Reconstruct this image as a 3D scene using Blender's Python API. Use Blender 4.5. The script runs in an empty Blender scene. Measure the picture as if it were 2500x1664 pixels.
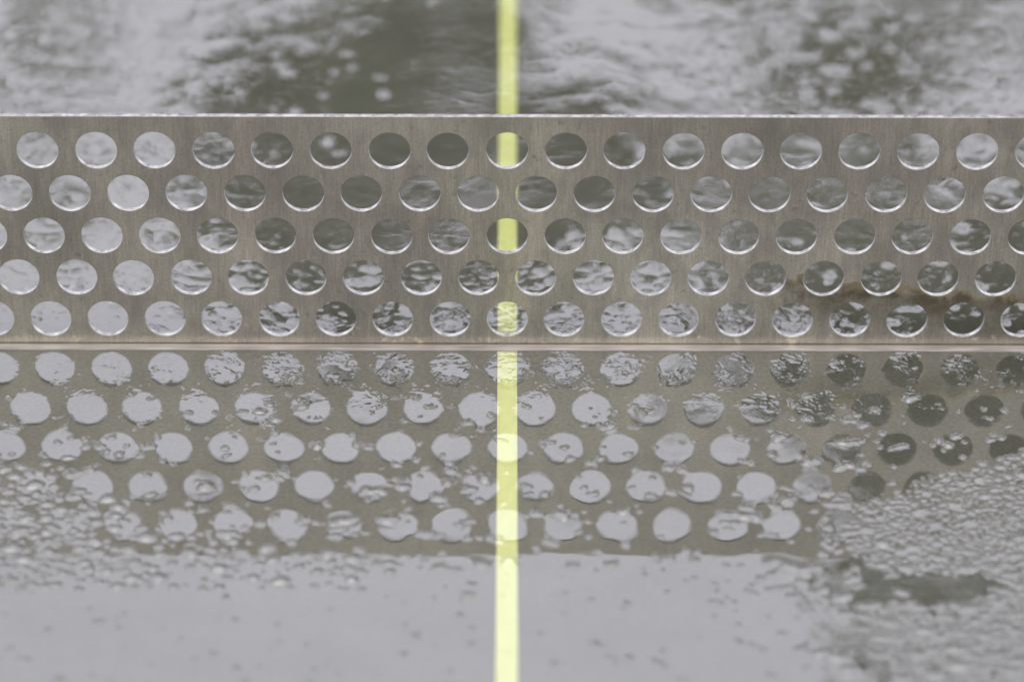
import bpy, bmesh, math, random
import numpy as np
from mathutils import Vector, Matrix

# ------------------------------------------------------------------ camera, sky, sun, exposure
SC = bpy.context.scene
P = 0.0329                         # pitch of the holes, metres
TH = 0.58789                       # camera pitch down
DIST = 65.763 * P
F_MM = 131.33
TABLE_Z = 0.76
fw = Vector((0, math.cos(TH), -math.sin(TH)))
up = Vector((0, math.sin(TH), math.cos(TH)))
cam_pos = Vector((0.084 * P, 0, TABLE_Z)) - fw * DIST + up * (0.0669 * P)
cam = bpy.data.objects.new('camera', bpy.data.cameras.new('camera'))
SC.collection.objects.link(cam)
cam.location = cam_pos
cam.rotation_euler = (math.pi / 2 - TH, 0, 0)
cam.data.sensor_width = 36
cam.data.lens = F_MM
cam.data.clip_start = 0.05
cam.data.clip_end = 2000
cam.data.dof.use_dof = True
cam.data.dof.focus_distance = 64.3 * P
cam.data.dof.aperture_fstop = 3.0
SC.camera = cam

SUN_EL, SUN_AZ = math.radians(58), math.radians(200)     # azimuth clockwise from +Y: behind the camera
w = bpy.data.worlds.new('World'); SC.world = w; w.use_nodes = True
nt = w.node_tree; nt.nodes.clear()
out = nt.nodes.new('ShaderNodeOutputWorld'); bg = nt.nodes.new('ShaderNodeBackground')
sky = nt.nodes.new('ShaderNodeTexSky'); sky.sky_type = 'NISHITA'; sky.sun_disc = False
sky.sun_elevation = SUN_EL; sky.sun_rotation = SUN_AZ; sky.dust_density = 4; sky.air_density = 1.0
tc = nt.nodes.new('ShaderNodeTexCoord')
cn = nt.nodes.new('ShaderNodeTexNoise'); cn.inputs['Scale'].default_value = 3.0; cn.inputs['Detail'].default_value = 4
cr = nt.nodes.new('ShaderNodeValToRGB')
cr.color_ramp.elements[0].position = .3; cr.color_ramp.elements[0].color = (.81, .805, .905, 1)
cr.color_ramp.elements[1].position = .75; cr.color_ramp.elements[1].color = (1.01, 1.0, 1.125, 1)
mul = nt.nodes.new('ShaderNodeVectorMath'); mul.operation = 'SCALE'; mul.inputs['Scale'].default_value = 12.5
mix = nt.nodes.new('ShaderNodeMixRGB'); mix.inputs['Fac'].default_value = 0.93      # closed cloud cover over the clear sky
L = nt.links.new
L(tc.outputs['Generated'], cn.inputs['Vector']); L(cn.outputs['Fac'], cr.inputs['Fac'])
L(cr.outputs['Color'], mul.inputs[0]); L(sky.outputs['Color'], mix.inputs['Color1'])
L(mul.outputs['Vector'], mix.inputs['Color2']); L(mix.outputs['Color'], bg.inputs['Color'])
bg.inputs['Strength'].default_value = 0.122
L(bg.outputs['Background'], out.inputs['Surface'])
sun = bpy.data.objects.new('sun', bpy.data.lights.new('sun', 'SUN'))
SC.collection.objects.link(sun)
sun.data.energy = 1.0; sun.data.angle = math.radians(70); sun.data.color = (1, .97, .93)
sd = Vector((math.sin(SUN_AZ) * math.cos(SUN_EL), math.cos(SUN_AZ) * math.cos(SUN_EL), math.sin(SUN_EL)))
sun.rotation_euler = (-sd).to_track_quat('-Z', 'Y').to_euler()
SC.view_settings.view_transform = 'Standard'; SC.view_settings.look = 'None'
SC.view_settings.gamma = 1; SC.view_settings.use_curve_mapping = False
SC.view_settings.exposure = 1.0
SC.render.engine = 'CYCLES'
SC.cycles.max_bounces = 8; SC.cycles.transparent_max_bounces = 16
SC.cycles.use_denoising = True
SC.cycles.sample_clamp_indirect = 8

random.seed(7); rng = np.random.default_rng(11)

# ------------------------------------------------------------------ helpers
def link(o, parent=None):
    SC.collection.objects.link(o)
    if parent: o.parent = parent
    return o
def tag(o, label=None, cat=None, kind=None, group=None):
    if label: o['label'] = label
    if cat: o['category'] = cat
    if kind: o['kind'] = kind
    if group: o['group'] = group
    return o
def empty(name, loc=(0, 0, 0)):
    o = bpy.data.objects.new(name, None); o.location = loc; return link(o)
def from_bm(name, bm, mats, parent=None, smooth=False):
    me = bpy.data.meshes.new(name); bm.to_mesh(me); bm.free()
    for m in (mats if isinstance(mats, (list, tuple)) else [mats]): me.materials.append(m)
    if smooth:
        for p in me.polygons: p.use_smooth = True
    return link(bpy.data.objects.new(name, me), parent)
def from_np(name, verts, quads, mat, parent=None, smooth=True):
    me = bpy.data.meshes.new(name)
    nv, nf = len(verts), len(quads)
    me.vertices.add(nv); me.vertices.foreach_set('co', np.asarray(verts, np.float32).ravel())
    me.loops.add(nf * 4); me.loops.foreach_set('vertex_index', np.asarray(quads, np.int32).ravel())
    me.polygons.add(nf); me.polygons.foreach_set('loop_start', np.arange(0, nf * 4, 4, dtype=np.int32))
    me.polygons.foreach_set('use_smooth', np.full(nf, smooth))
    me.update(calc_edges=True); me.materials.append(mat)
    return link(bpy.data.objects.new(name, me), parent)
def box(bm, x0, x1, y0, y1, z0, z1, bevel=0):
    r = bmesh.ops.create_cube(bm, size=1)
    for v in r['verts']:
        v.co = Vector(((x0 + x1) / 2 + v.co.x * (x1 - x0), (y0 + y1) / 2 + v.co.y * (y1 - y0), (z0 + z1) / 2 + v.co.z * (z1 - z0)))
    if bevel:
        es = list({e for v in r['verts'] for e in v.link_edges})
        bmesh.ops.bevel(bm, geom=es, offset=bevel, segments=2, affect='EDGES')
class N:
    """tiny node helper"""
    def __init__(s, name):
        s.m = bpy.data.materials.new(name); s.m.use_nodes = True; s.t = s.m.node_tree; s.t.nodes.clear()
        s.o = s.n('ShaderNodeOutputMaterial')
    def n(s, typ, **kw):
        x = s.t.nodes.new(typ)
        for k, v in kw.items():
            if k in x.inputs.keys(): x.inputs[k].default_value = v
            else: setattr(x, k, v)
        return x
    def l(s, a, b): s.t.links.new(a, b)
    def coords(s, scale=(1, 1, 1), loc=(0, 0, 0)):
        t = s.n('ShaderNodeTexCoord'); mp = s.n('ShaderNodeMapping')
        mp.inputs['Scale'].default_value = scale; mp.inputs['Location'].default_value = loc
        s.l(t.outputs['Object'], mp.inputs['Vector']); return mp.outputs['Vector']
    def noise(s, vec, scale, detail=3, rough=.5):
        x = s.n('ShaderNodeTexNoise', Scale=scale, Detail=detail, Roughness=rough); s.l(vec, x.inputs['Vector']); return x.outputs['Fac']
    def ramp(s, fac, stops):
        x = s.n('ShaderNodeValToRGB'); e = x.color_ramp.elements
        while len(e) < len(stops): e.new(.5)
        for i, (p, c) in enumerate(stops):
            e[i].position = p; e[i].color = (*c, 1) if len(c) == 3 else c
        s.l(fac, x.inputs['Fac']); return x.outputs['Color']
    def mixc(s, fac, a, b, mode='MIX'):
        x = s.n('ShaderNodeMixRGB', blend_type=mode)
        for i, v in zip(('Fac', 'Color1', 'Color2'), (fac, a, b)):
            if hasattr(v, 'node'): s.l(v, x.inputs[i])
            else: x.inputs[i].default_value = v if i == 'Fac' else (*v, 1)
        return x.outputs['Color']
    def math(s, op, a, b=0.0, clamp=False):
        x = s.n('ShaderNodeMath', operation=op, use_clamp=clamp)
        for i, v in enumerate((a, b)):
            if hasattr(v, 'node'): s.l(v, x.inputs[i])
            else: x.inputs[i].default_value = v
        return x.outputs[0]
g3 = lambda v: (v, v, v)

# ------------------------------------------------------------------ materials
def mat_steel():
    s = N('brushed_steel')
    grain = s.noise(s.coords((900, 900, 60)), 1.0, 4, .6)           # upright brush lines
    fine = s.noise(s.coords((700, 700, 700)), 1.0, 2, .6)
    broad = s.noise(s.coords((18, 18, 9)), 1.0, 5, .6)
    streak = s.noise(s.coords((120, 120, 5)), 1.0, 3, .6)
    big = s.noise(s.coords((6, 6, 5), (2, 5, 1)), 1.0, 3, .6)
    col = s.ramp(broad, [(.3, (.23, .225, .188)), (.5, (.295, .28, .235)), (.7, (.345, .322, .275))])
    col = s.mixc(1.0, col, s.ramp(big, [(.35, (.80, .78, .77)), (.65, (1.12, 1.13, 1.08))]), 'MULTIPLY')
    col = s.mixc(1.0, col, s.ramp(grain, [(.25, g3(.80)), (.75, g3(1.15))]), 'MULTIPLY')
    col = s.mixc(1.0, col, s.ramp(fine, [(.3, (.84, .86, .84)), (.7, (1.12, 1.08, 1.08))]), 'MULTIPLY')
    col = s.mixc(1.0, col, s.ramp(streak, [(.3, g3(.90)), (.7, g3(1.06))]), 'MULTIPLY')
    # dark small blots
    blot = s.noise(s.coords((150, 150, 170)), 1.0, 3, .55)
    col = s.mixc(s.ramp(blot, [(.62, g3(0)), (.74, g3(.55))]), col, (.12, .11, .09))
    tarn = s.noise(s.coords((50, 50, 26), (4, 4, 9)), 1.0, 6, .7)
    col = s.mixc(s.ramp(tarn, [(.46, g3(0)), (.64, g3(.50))]), col, (.16, .145, .13))
    # brown tide mark on the lower right: a stain with its own ragged edge
    t = s.n('ShaderNodeTexCoord'); sep = s.n('ShaderNodeSeparateXYZ'); s.l(t.outputs['Object'], sep.inputs[0])
    wob = s.noise(s.coords((45, 45, 45)), 1.0, 5, .65)
    zz = s.math('ADD', sep.outputs['Z'], s.math('MULTIPLY', s.math('SUBTRACT', wob, .5), .035))
    # upper edge of the mark falls slowly to the right
    edge = s.math('SUBTRACT', .0485, s.math('MULTIPLY', s.math('SUBTRACT', sep.outputs['X'], .155), .11))
    dz = s.math('SUBTRACT', edge, zz)
    xin = s.n('ShaderNodeMapRange', interpolation_type='SMOOTHSTEP'); s.l(s.math('ADD', sep.outputs['X'], s.math('MULTIPLY', s.math('SUBTRACT', wob, .5), .06)), xin.inputs[0])
    xin.inputs[1].default_value = .145; xin.inputs[2].default_value = .17
    xout = s.n('ShaderNodeMapRange', interpolation_type='SMOOTHSTEP'); s.l(sep.outputs['X'], xout.inputs[0])
    xout.inputs[1].default_value = .60; xout.inputs[2].default_value = .26; xout.inputs[3].default_value = 0.25
    band = s.ramp(s.math('MULTIPLY', dz, 25.0), [(0, g3(0)), (.03, g3(1)), (.22, g3(.9)), (.50, g3(.55)), (.95, g3(0))])
    rim = s.ramp(s.math('MULTIPLY', dz, 25.0), [(0, g3(0)), (.02, g3(1)), (.07, g3(.6)), (.12, g3(0))])
    m = s.math('MULTIPLY', s.math('MULTIPLY', xin.outputs[0], xout.outputs[0]), 1.0)
    patch = s.ramp(s.noise(s.coords((60, 60, 60), (3, 1, 2)), 1.0, 5, .7), [(.35, g3(.25)), (.55, g3(1))])
    col = s.mixc(s.math('MULTIPLY', s.math('MULTIPLY', band, m), patch), col, (.085, .072, .045))
    col = s.mixc(s.math('MULTIPLY', s.math('MULTIPLY', rim, m), .85), col, (.24, .20, .125))
    # faint ochre specks low on the left, by the hole rims
    spk = s.noise(s.coords((130, 130, 130), (7, 7, 7)), 1.0, 3, .6)
    low = s.n('ShaderNodeMapRange'); s.l(sep.outputs['Z'], low.inputs[0]); low.inputs[1].default_value = .02; low.inputs[2].default_value = .006
    col = s.mixc(s.math('MULTIPLY', s.ramp(spk, [(.60, g3(0)), (.70, g3(.8))]), low.outputs[0]), col, (.45, .40, .30))
    b = s.n('ShaderNodeBsdfPrincipled', Metallic=.9, Roughness=.42)
    s.l(col, b.inputs['Base Color'])
    s.l(s.ramp(grain, [(.2, g3(.26)), (.8, g3(.38))]), b.inputs['Roughness'])
    bp = s.n('ShaderNodeBump', Strength=.25, Distance=.0003); s.l(grain, bp.inputs['Height']); s.l(bp.outputs[0], b.inputs['Normal'])
    s.l(b.outputs[0], s.o.inputs[0]); return s.m
def mat_cut_edge():
    s = N('cut_steel_edge')
    n = s.noise(s.coords((260, 260, 260)), 1.0, 4, .6)
    b = s.n('ShaderNodeBsdfPrincipled', Metallic=.85, Roughness=.38)
    s.l(s.ramp(n, [(.36, (.16, .158, .15)), (.60, (.36, .355, .34))]), b.inputs['Base Color'])
    bp = s.n('ShaderNodeBump', Strength=.4, Distance=.0004); s.l(n, bp.inputs['Height']); s.l(bp.outputs[0], b.inputs['Normal'])
    s.l(b.outputs[0], s.o.inputs[0]); return s.m
def mat_table():
    s = N('dark_table_board')
    a = s.noise(s.coords((25, 25, 25)), 1.0, 5, .6); c = s.noise(s.coords((420, 420, 420)), 1.0, 3, .6)
    col = s.ramp(a, [(.3, (.150, .151, .118)), (.7, (.185, .184, .146))])
    col = s.mixc(1.0, col, s.ramp(c, [(.3, g3(.85)), (.7, g3(1.15))]), 'MULTIPLY')
    b = s.n('ShaderNodeBsdfPrincipled', Roughness=.6); b.inputs['Specular IOR Level'].default_value = 0.0
    s.l(col, b.inputs['Base Color']); s.l(b.outputs[0], s.o.inputs[0]); return s.m
def mat_line():
    s = N('pale_yellow_line_paint')
    a = s.noise(s.coords((190, 90, 190)), 1.0, 6, .7)
    b = s.n('ShaderNodeBsdfPrincipled', Roughness=.6); b.inputs['Specular IOR Level'].default_value = 0.0
    s.l(s.ramp(a, [(.22, (.50, .52, .27)), (.34, (.70, .73, .32)), (.7, (.77, .80, .38))]), b.inputs['Base Color'])
    s.l(b.outputs[0], s.o.inputs[0]); return s.m
def mat_water():
    # a film of water a fraction of a millimetre deep: mirror on top, clear below
    s = N('clear_water_film')
    fr = s.n('ShaderNodeFresnel', IOR=2.1); gl = s.n('ShaderNodeBsdfGlossy', Roughness=.0); tr = s.n('ShaderNodeBsdfTransparent')
    mx = s.n('ShaderNodeMixShader'); s.l(fr.outputs[0], mx.inputs[0]); s.l(tr.outputs[0], mx.inputs[1]); s.l(gl.outputs[0], mx.inputs[2])
    s.l(mx.outputs[0], s.o.inputs[0]); return s.m
def mat_bead():
    s = N('water_bead')
    b = s.n('ShaderNodeBsdfPrincipled', Roughness=.0, IOR=1.33); b.inputs['Transmission Weight'].default_value = 1
    s.l(b.outputs[0], s.o.inputs[0]); return s.m
def mat_plain(name, c1, c2, scale=4, rough=.8):
    s = N(name); b = s.n('ShaderNodeBsdfPrincipled', Roughness=rough)
    s.l(s.ramp(s.noise(s.coords(), scale, 5, .6), [(.3, c1), (.7, c2)]), b.inputs['Base Color']); s.l(b.outputs[0], s.o.inputs[0]); return s.m
M_STEEL, M_EDGE, M_TABLE, M_LINE, M_WATER, M_BEAD = mat_steel(), mat_cut_edge(), mat_table(), mat_line(), mat_water(), mat_bead()
M_GROUND = mat_plain('grey_paving', (.16, .155, .14), (.24, .23, .21), 3)
M_CONC = mat_plain('concrete', (.22, .215, .2), (.32, .31, .29), 9)
M_LEAF = mat_plain('green_leaves', (.055, .08, .022), (.095, .12, .04), 1.5, .6)
M_BARK = mat_plain('bark', (.07, .055, .04), (.12, .10, .075), 12)

# ------------------------------------------------------------------ ground and table
bm = bmesh.new(); bmesh.ops.create_grid(bm, x_segments=1, y_segments=1, size=400)
tag(from_bm('ground', bm, M_GROUND), 'grey paving under the table', kind='structure')
HX, HY = .7625, 1.37
table = tag(empty('table', (0, 0, 0)), 'dark rain-wet table top under and around the perforated steel net', 'table')
bm = bmesh.new(); box(bm, -HX, HX, -HY, HY, TABLE_Z - .05, TABLE_Z - .0006, .0)
from_bm('table_top', bm, M_TABLE, table)
for y in (-.8, .8):
    bm = bmesh.new(); box(bm, -.5, .5, y - .09, y + .09, 0, TABLE_Z - .0505)
    from_bm('leg', bm, M_CONC, table)
bm = bmesh.new()                                                       # hand painted line, its edges a little uneven
n_ = 900; pts = []
e1 = np.cumsum(rng.normal(0, 1, n_ + 1)); e2 = np.cumsum(rng.normal(0, 1, n_ + 1))
def wob(e):
    e = e - np.convolve(np.pad(e, 30, mode='edge'), np.ones(61) / 61, 'valid'); return np.clip(e * .00002, -.00015, .00015)
e1, e2 = wob(e1), wob(e2)
ys = np.linspace(-HY, HY, n_ + 1)
va = [bm.verts.new((-.0056 + e1[i], ys[i], 0)) for i in range(n_ + 1)]; vb = [bm.verts.new((.0057 + e2[i], ys[i], 0)) for i in range(n_ + 1)]
for i in range(n_): bm.faces.new((va[i], vb[i], vb[i + 1], va[i + 1]))
cl = from_bm('centre_line', bm, M_LINE, table); cl.location.z = TABLE_Z - .0004
tag(cl, 'pale yellow painted centre line')

# ------------------------------------------------------------------ net: steel sheet with five staggered rows of round holes
T = .0030; ZB = .0004; ZT = 4.633 * P
net = tag(empty('net', (0, 0, TABLE_Z)), 'weathered steel net with five staggered rows of round holes', 'net')
net.rotation_euler.z = -math.radians(.19)
cu = bpy.data.curves.new('c', 'CURVE'); cu.dimensions = '2D'; cu.fill_mode = 'BOTH'; cu.extrude = T / 2 - .00025; cu.bevel_depth = .00025; cu.bevel_resolution = 1; cu.offset = -.00025
def spline(pts):
    s = cu.splines.new('POLY'); s.points.add(len(pts) - 1)
    for i, (x, y) in enumerate(pts): s.points[i].co = (x, y, 0, 1)
    s.use_cyclic_u = True
spline([(-.80, ZB), (.80, ZB), (.80, ZT), (-.80, ZT)])
V_, Z5, R_ = .8557 * P, .5407 * P, .357 * P
for r in range(5):
    z = Z5 + V_ * r; off = 0 if r % 2 == 0 else .5
    for k in range(-23, 24):
        x = (k + off) * P
        if abs(x) > .775: continue
        q = rng.normal(0, .00012, 2)
        spline([(x + q[0] + R_ * math.cos(a), z + q[1] + R_ * math.sin(a)) for a in np.linspace(0, 2 * math.pi, 56, endpoint=False)])
tmp = link(bpy.data.objects.new('tmp', cu))
dg = bpy.context.evaluated_depsgraph_get()
me = bpy.data.meshes.new_from_object(tmp.evaluated_get(dg)); bpy.data.objects.remove(tmp)
me.transform(Matrix.Rotation(math.pi / 2, 4, 'X'))                     # curve XY -> XZ, front faces -Y
me.transform(Matrix.Translation((0, T / 2, 0)))
me.materials.clear(); me.materials.append(M_STEEL); me.materials.append(M_EDGE)
nrm = np.empty(len(me.polygons) * 3); me.polygons.foreach_get('normal', nrm); nrm = nrm.reshape(-1, 3)
me.polygons.foreach_set('material_index', (np.abs(nrm[:, 1]) < .5).astype(np.int32))
me.polygons.foreach_set('use_smooth', np.zeros(len(me.polygons), bool))
me.update(); me.name = 'perforated_panel'
panel = link(bpy.data.objects.new('perforated_panel', me), net)
bm = bmesh.new(); box(bm, -.80, .80, -.0064, -.0004, -.0003, .0008, .0003)
def mat_flange():
    s = N('pale_steel_lip'); n = s.noise(s.coords((30, 500, 500)), 1.0, 4, .6)
    b = s.n('ShaderNodeBsdfPrincipled', Metallic=.8, Roughness=.4)
    s.l(s.ramp(n, [(.3, (.25, .235, .21)), (.7, (.42, .39, .36))]), b.inputs['Base Color']); s.l(b.outputs[0], s.o.inputs[0]); return s.m
fl = from_bm('base_flange', bm, mat_flange(), net)

# ------------------------------------------------------------------ water on the table: one height field, film + beads
U = 1000.0; K = 2356.0
fpx = F_MM / 36 * K
def project(X, Y):                                                     # table point (mm) -> where it falls in the photograph
    vx = X / U - cam_pos.x; vy = Y / U - cam_pos.y; vz = TABLE_Z - cam_pos.z
    d = vy * fw.y + vz * fw.z; u = vy * up.y + vz * up.z
    return 1178 + fpx * vx / d, 784 - fpx * u / d
DX, DY = .5, .6
gx = np.arange(-370, 370 + DX / 2, DX); gy = np.arange(-345, 445 + DY / 2, DY)
NX, NY = len(gx), len(gy)
GX, GY = np.meshgrid(gx, gy)
H = np.zeros((NY, NX))                                                 # mm
fxq = np.fft.fftfreq(NX, DX)[None, :]; fyq = np.fft.fftfreq(NY, DY)[:, None]
def field(wl, ay=1.0, bw=.45):
    """band-limited random field, unit variance, wavelength wl mm"""
    n = np.fft.fft2(rng.normal(size=(NY, NX)))
    k = np.hypot(fxq, fyq * ay) * wl
    f = np.real(np.fft.ifft2(n * np.exp(-((k - 1) / bw) ** 2)))
    return f / f.std()
def lowpass(wl, ay=1.0):
    n = np.fft.fft2(rng.normal(size=(NY, NX)))
    k = np.hypot(fxq, fyq * ay) * wl
    f = np.real(np.fft.ifft2(n * np.exp(-k ** 2))); return f / f.std()
def sstep(a, b, x):
    t = np.clip((x - a) / (b - a), 0, 1); return t * t * (3 - 2 * t)
PX, PY = project(GX, GY)
# slow undulation of the film
H += .017 * field(48, 1.0) + .0035 * field(17)
# fine choppy skin close to the net
near = np.exp(-((PY - 800) / 75.0) ** 2) * (.12 + .88 * sstep(380, 640, PX)) + .25 * np.exp(-((PY - 880) / 60.0) ** 2)
near *= .35 + .65 * sstep(-.6, .7, lowpass(28))
rag = np.clip(lowpass(16) * .6 + lowpass(7) * .5, -.5, 1.6) + .5
chop = rag * (np.maximum(field(6.5, .8, .8), -.2) * .085 + np.maximum(field(2.8, .8, .6) - .4, 0) * .11 + .05 * field(11, .7))
H += near * chop
back = sstep(5, 40, GY)
mid = 1 - .85 * np.exp(-((PX - 1100) / 330.0) ** 2) * sstep(620, 480, PY)
low = .35 + .65 * sstep(480, 700, PY)
H += back * mid * ((.030 * field(38, .9, .6) + .012 * lowpass(14)) * (1.15 - low) + low * (.016 * field(14, .8) + .05 * np.maximum(field(9, .8) - .8, 0)))
FILM = H.copy()
DROP = np.zeros_like(H)
def inpoly(px, py, poly):
    c = False; j = len(poly) - 1
    for i in range(len(poly)):
        xi, yi = poly[i]; xj, yj = poly[j]
        if (yi > py) != (yj > py) and px < (xj - xi) * (py - yi) / (yj - yi) + xi: c = not c
        j = i
    return c
LEFT = [(-400, 1040), (0, 1062), (120, 1075), (150, 1140), (290, 1155), (330, 1215), (480, 1225), (620, 1262), (860, 1275), (980, 1290), (940, 1320), (640, 1335), (300, 1350), (0, 1370), (-400, 1380)]
RIGHT_A = [(1945, 1250), (1960, 1180), (2060, 1150), (2150, 1095), (2230, 1085), (2300, 1066), (2750, 1040), (2750, 1345), (2350, 1345), (2250, 1306), (2130, 1312), (2020, 1292)]
RIGHT_B = [(2015, 1402), (2080, 1392), (2140, 1412), (2230, 1396), (2290, 1362), (2750, 1350), (2750, 1700), (2110, 1700), (2060, 1568), (2020, 1490), (2005, 1430)]
def raster(x, y, R, Hh, ax=1.0, ay=1.0, rot=0.0, ph=None, amp=.14, skirt=.06, pw=2.6):
    R2 = R * max(ax, ay) * 2.4
    i0, i1 = np.searchsorted(gx, (x - R2, x + R2)); j0, j1 = np.searchsorted(gy, (y - R2, y + R2))
    if i1 <= i0 or j1 <= j0: return
    dx = GX[j0:j1, i0:i1] - x; dy = GY[j0:j1, i0:i1] - y
    c, s = math.cos(rot), math.sin(rot)
    u = (dx * c + dy * s) / ax; v = (-dx * s + dy * c) / ay
    a = np.arctan2(v, u); ph = ph or (0, 0)
    q = np.hypot(u, v) / (R * (1 + amp * np.sin(2 * a + ph[0]) + amp * .8 * np.sin(3 * a + ph[1])))
    cap = Hh * np.clip(1 - q ** pw, 0, None)
    sub = DROP[j0:j1, i0:i1]; np.maximum(sub, cap, out=sub)
    if skirt: H[j0:j1, i0:i1] += skirt * Hh * np.exp(-(q / 1.25) ** 2) * np.clip((2.3 - q) / 1.0, 0, 1)
def rp(): return (random.uniform(0, 6.28), random.uniform(0, 6.28))
def drop(x, y, R, flat=.26, **k):
    raster(x, y, R, R * flat, random.uniform(.85, 1.3), random.uniform(.8, 1.15), random.uniform(0, 3.14), rp(), **k)
# crowded beads: thrown big ones first, each kept clear of the ones already down
def crowd(poly, radii, tries, gap, flat):
    cell = 10.0; grid = {}
    for R0, n in zip(radii, tries):
        for _ in range(n):
            x, y = random.uniform(-370, 370), random.uniform(-345, -60)
            p = project(x, y)
            if not inpoly(p[0] + random.gauss(0, 16), p[1] + random.gauss(0, 9), poly): continue
            R = R0 * random.uniform(.85, 1.15); ci, cj = int(x // cell), int(y // cell); ok = True
            for a in (-1, 0, 1):
                for b in (-1, 0, 1):
                    for (u, v, q) in grid.get((ci + a, cj + b), ()):
                        if (u - x) ** 2 + (v - y) ** 2 < ((q + R) * gap) ** 2: ok = False; break
                    if not ok: break
                if not ok: break
            if not ok: continue
            grid.setdefault((ci, cj), []).append((x, y, R))
            raster(x, y, R * 1.04, R * flat * random.uniform(.8, 1.1), random.uniform(.9, 1.2), random.uniform(.88, 1.08), random.uniform(-.5, .5), rp(), amp=.09, skirt=.02, pw=2.5)
crowd(LEFT, (4.2, 3.2, 2.4, 1.6, 1.0), (500, 1400, 2400, 3000, 3500), 1.12, .38)
crowd([(-400, 1120), (60, 1120), (200, 1240), (380, 1330), (0, 1350), (-400, 1360)], (2.8, 2.0, 1.4), (1500, 3000, 5000), 1.0, .40)
crowd(RIGHT_A, (4.2, 2.8, 2.0, 1.3, .8), (700, 1800, 8000, 30000, 30000), .80, .32)
crowd(RIGHT_A, (1.7, 1.0), (900, 3500), .9, .40)
crowd(RIGHT_B, (4.8, 3.2, 2.2, 1.4, .9), (700, 1800, 8000, 30000, 30000), .80, .30)
crowd(RIGHT_B, (1.9, 1.1), (900, 3500), .9, .40)
# loose beads
def loose(n, fn, rfn, flat=.34):
    for _ in range(n):
        x, y = random.uniform(-370, 370), random.uniform(-345, 445)
        p = project(x, y)
        if random.random() < fn(p[0], p[1], x, y):
            R = rfn(p); drop(x, y, R, flat * random.uniform(.75, 1.15))
            if random.random() < .16:                                  # runs into a neighbour
                a = random.uniform(-.5, .5) + (math.pi if random.random() < .5 else 0)
                for k in range(random.randint(1, 3)):
                    x += math.cos(a) * R * 1.1; y += math.sin(a) * R * 1.1; a += random.uniform(-.5, .5)
                    drop(x, y, R * random.uniform(.7, 1.05), flat)
clump = lowpass(30)
def cl_at(x, y):
    return clump[min(max(int((y + 345) / DY), 0), NY - 1), min(max(int((x + 370) / DX), 0), NX - 1)]
def front(px, py, x, y):
    if py < 880 or y > -8: return 0
    d = .42 * sstep(880, 960, py) + .55 * float(sstep(-.3, 1.2, cl_at(x, y))) * sstep(900, 1000, py)
    edge = .5 * (sstep(900, 300, px) + sstep(1650, 2000, px)) * sstep(1080, 1200, py)
    d = d + edge
    if py > 1290:
        d = .30 + d * (.9 - .55 * sstep(1290, 1420, py)) * (.7 + .6 * sstep(1650, 2000, px))
    if 1312 < py < 1390 and px > 1985: return .12
    if inpoly(px, py, LEFT) or inpoly(px, py, RIGHT_A) or inpoly(px, py, RIGHT_B): return 0
    return d * .9
loose(5200, front, lambda p: min(5.0, max(.7, random.lognormvariate(math.log(1.8), .45))) * (1 if p[1] < 1310 or p[0] > 1750 else .62))
def skin(px, py, x, y):
    if y > -8 or py > 1010: return 0
    return .9 * (.4 + .6 * float(sstep(-.4, 1, cl_at(x, y))))
loose(2600, skin, lambda p: random.uniform(.5, 1.2), .2)
def behind(px, py, x, y):
    if y < 6: return 0
    c = 1 - .93 * math.exp(-((px - 1100) / 360.0) ** 2)
    n = .15 + .85 * float(sstep(-.5, 1.0, cl_at(x, y)))
    f = sstep(6, 60, y)
    return (.10 + .42 * c * sstep(520, 200, py)) * n * (.08 + .92 * c if py < 480 else .5 + .5 * c) + .25 * (1 - sstep(20, 120, y))
loose(5200, behind, lambda p: random.uniform(1.6, 4.8), .22)
ker = np.exp(-2 * (np.pi * .36) ** 2 * (fxq ** 2 + fyq ** 2))
raw = DROP.copy()
DROP = np.real(np.fft.ifft2(np.fft.fft2(DROP) * ker))                  # surface tension rounds the creases
H = H + DROP; DROP = np.where(DROP > .012, DROP, 0)
H -= H.min(); H = H * .001                                             # metres
edgef = sstep(0, 14, np.minimum(np.minimum(GX + 370, 370 - GX), np.minimum(GY + 345, 445 - GY)))
base = float(np.median(H)); H = base + (H - base) * edgef
Zw = H - base + .0001
verts = np.stack([GX.ravel() / U, GY.ravel() / U, Zw.ravel()], 1)
idx = np.arange(NX * NY, dtype=np.int32).reshape(NY, NX)
quads = np.stack([idx[:-1, :-1], idx[:-1, 1:], idx[1:, 1:], idx[1:, :-1]], -1).reshape(-1, 4)
isdrop = ((DROP[:-1, :-1] + DROP[1:, 1:] + DROP[:-1, 1:] + DROP[1:, :-1]) > 0).ravel()
def sub(name, sel, extra=None):
    q = quads[sel]; used, inv = np.unique(q.ravel(), return_inverse=True)
    v = verts[used]; q = inv.reshape(-1, 4)
    if extra is not None:
        q = np.concatenate([q, np.asarray(extra[1]) + len(v)]); v = np.concatenate([v, np.asarray(extra[0])])
    o = from_np(name, v, q, M_WATER); o.location.z = TABLE_Z; return o
x0, x1, y0, y1 = gx[0] / U, gx[-1] / U, gy[0] / U, gy[-1] / U; z = .0001
ev, eq = [], []
for (a, b, c, d) in ((-HX, HX, -HY, y0), (-HX, HX, y1, HY), (-HX, x0, y0, y1), (x1, HX, y0, y1)):
    k = len(ev); ev += [(a, c, z), (b, c, z), (b, d, z), (a, d, z)]; eq.append((k, k + 1, k + 2, k + 3))
tag(sub('water', ~isdrop, (ev, eq)), 'thin clear film of rainwater covering the dark table', kind='structure')
tag(sub('water_drops', isdrop), 'raindrops beaded and crowded together on the wet table', 'water drops', 'stuff')

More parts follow.
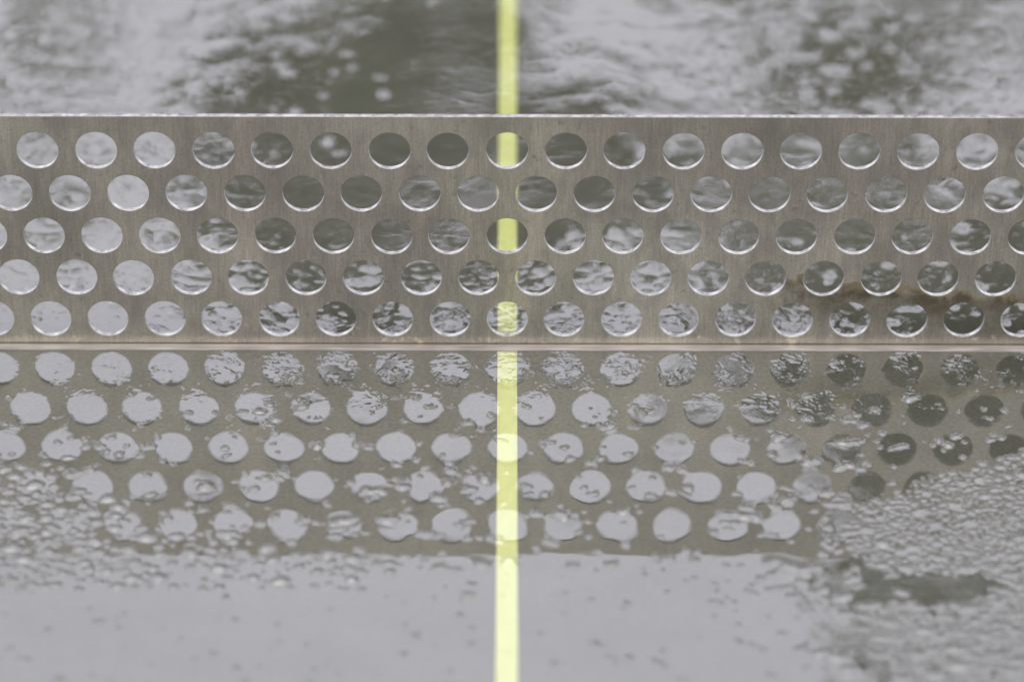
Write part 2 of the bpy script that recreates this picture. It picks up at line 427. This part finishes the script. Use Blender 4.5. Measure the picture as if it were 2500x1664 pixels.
# small beads clinging to the top edge and the hole rims of the net
bm = bmesh.new()
def bead(x, y, z, r, sq=.6):
    m = Matrix.Translation((x, y, z)) @ Matrix.Diagonal((r * random.uniform(1, 1.8), r, r * sq, 1))
    bmesh.ops.create_icosphere(bm, subdivisions=2, radius=1, matrix=m)
for k in range(70):
    bead(random.uniform(-.4, .4), T / 2 + random.uniform(-.0008, .0009), ZT + .0001, random.uniform(.0003, .0008), .5)
o = from_bm('water_drops', bm, M_BEAD, None, True)
o.location = net.location; o.rotation_euler = net.rotation_euler
tag(o, 'tiny rain beads along the top edge of the steel net', 'water drops', 'stuff')

# ------------------------------------------------------------------ trees across the way, seen mirrored in the wet table
def tree(cx, cy, lobes, label, seed):
    """lobes: (x offset, height, rx, rz, leaf count, leaf size)"""
    rnd = np.random.default_rng(seed)
    root = tag(empty('tree', (cx, cy, 0)), label, 'tree', group='trees beyond the table')
    bm = bmesh.new(); h = lobes[0][1]; prev = None
    for i in range(9):
        t = i / 8; r = .15 * (1 - .8 * t)
        ring = [bm.verts.new((math.cos(a) * r + .08 * math.sin(3 * t), math.sin(a) * r, t * h)) for a in np.linspace(0, 2 * math.pi, 10, endpoint=False)]
        if prev:
            for j in range(10): bm.faces.new((prev[j], prev[(j + 1) % 10], ring[(j + 1) % 10], ring[j]))
        prev = ring
    from_bm('trunk', bm, M_BARK, root, True)
    vs = []
    for (ox, oz, rx, rz, n, leaf) in lobes:
        nb = max(10, n // 140)
        d = rnd.normal(size=(nb, 3)); d /= np.linalg.norm(d, axis=1)[:, None]
        cc = d * (rnd.random(nb) ** .45)[:, None] * np.array([rx, rx, rz]) * .88
        rc = rnd.uniform(.15, .32, nb) * min(rx, rz)
        w_ = rnd.integers(0, nb, n); dd = rnd.normal(size=(n, 3)); dd /= np.linalg.norm(dd, axis=1)[:, None]
        c = cc[w_] + dd * (rc[w_] * rnd.random(n) ** .5)[:, None] + np.array([ox, 0, oz])
        a = rnd.normal(size=(n, 3)); a /= np.linalg.norm(a, axis=1)[:, None]
        b = np.cross(a, rnd.normal(size=(n, 3))); b /= np.linalg.norm(b, axis=1)[:, None]
        s = rnd.uniform(.6, 1.3, n)[:, None] * leaf
        vs.append(np.stack([c - a * s, c - b * s * .45, c + a * s, c + b * s * .45], 1).reshape(-1, 3))
    v = np.concatenate(vs)
    from_np('crown', v, np.arange(len(v)).reshape(-1, 4), M_LEAF, root, False)
CY = cam_pos.y + 14; Z0 = TABLE_Z
tree(-.40, CY, [(-.05, Z0 + 7.40, 1.3, .95, 2300, .09), (.05, Z0 + 7.2, .95, .8, 1100, .09), (.30, Z0 + 6.1, 1.2, 1.3, 2300, .09), (0, Z0 + 3.4, 1.3, 1.2, 4000, .10)],
     'round-headed green tree mirrored behind the net beside the yellow line', 3)
tree(3.25, CY + .3, [(0, Z0 + 9.0, 1.75, 1.6, 10500, .10), (-1.75, Z0 + 8.4, .95, .7, 3300, .09), (-1.0, Z0 + 9.6, .85, .75, 4200, .09), (-1.65, Z0 + 6.9, 1.4, 1.3, 2300, .07), (.05, Z0 + 6.5, 1.5, 1.4, 1500, .07), (0, Z0 + 4, 2, 1.2, 6000, .10)],
     'broad green tree mirrored at the right end of the net', 5)
tree(-2.3, CY + 1, [(.2, Z0 + 6.7, 1.3, 1.2, 650, .07), (0, Z0 + 4.2, 1.1, 1.2, 2500, .09)], 'thin-leaved young tree mirrored at the left behind the net', 9)
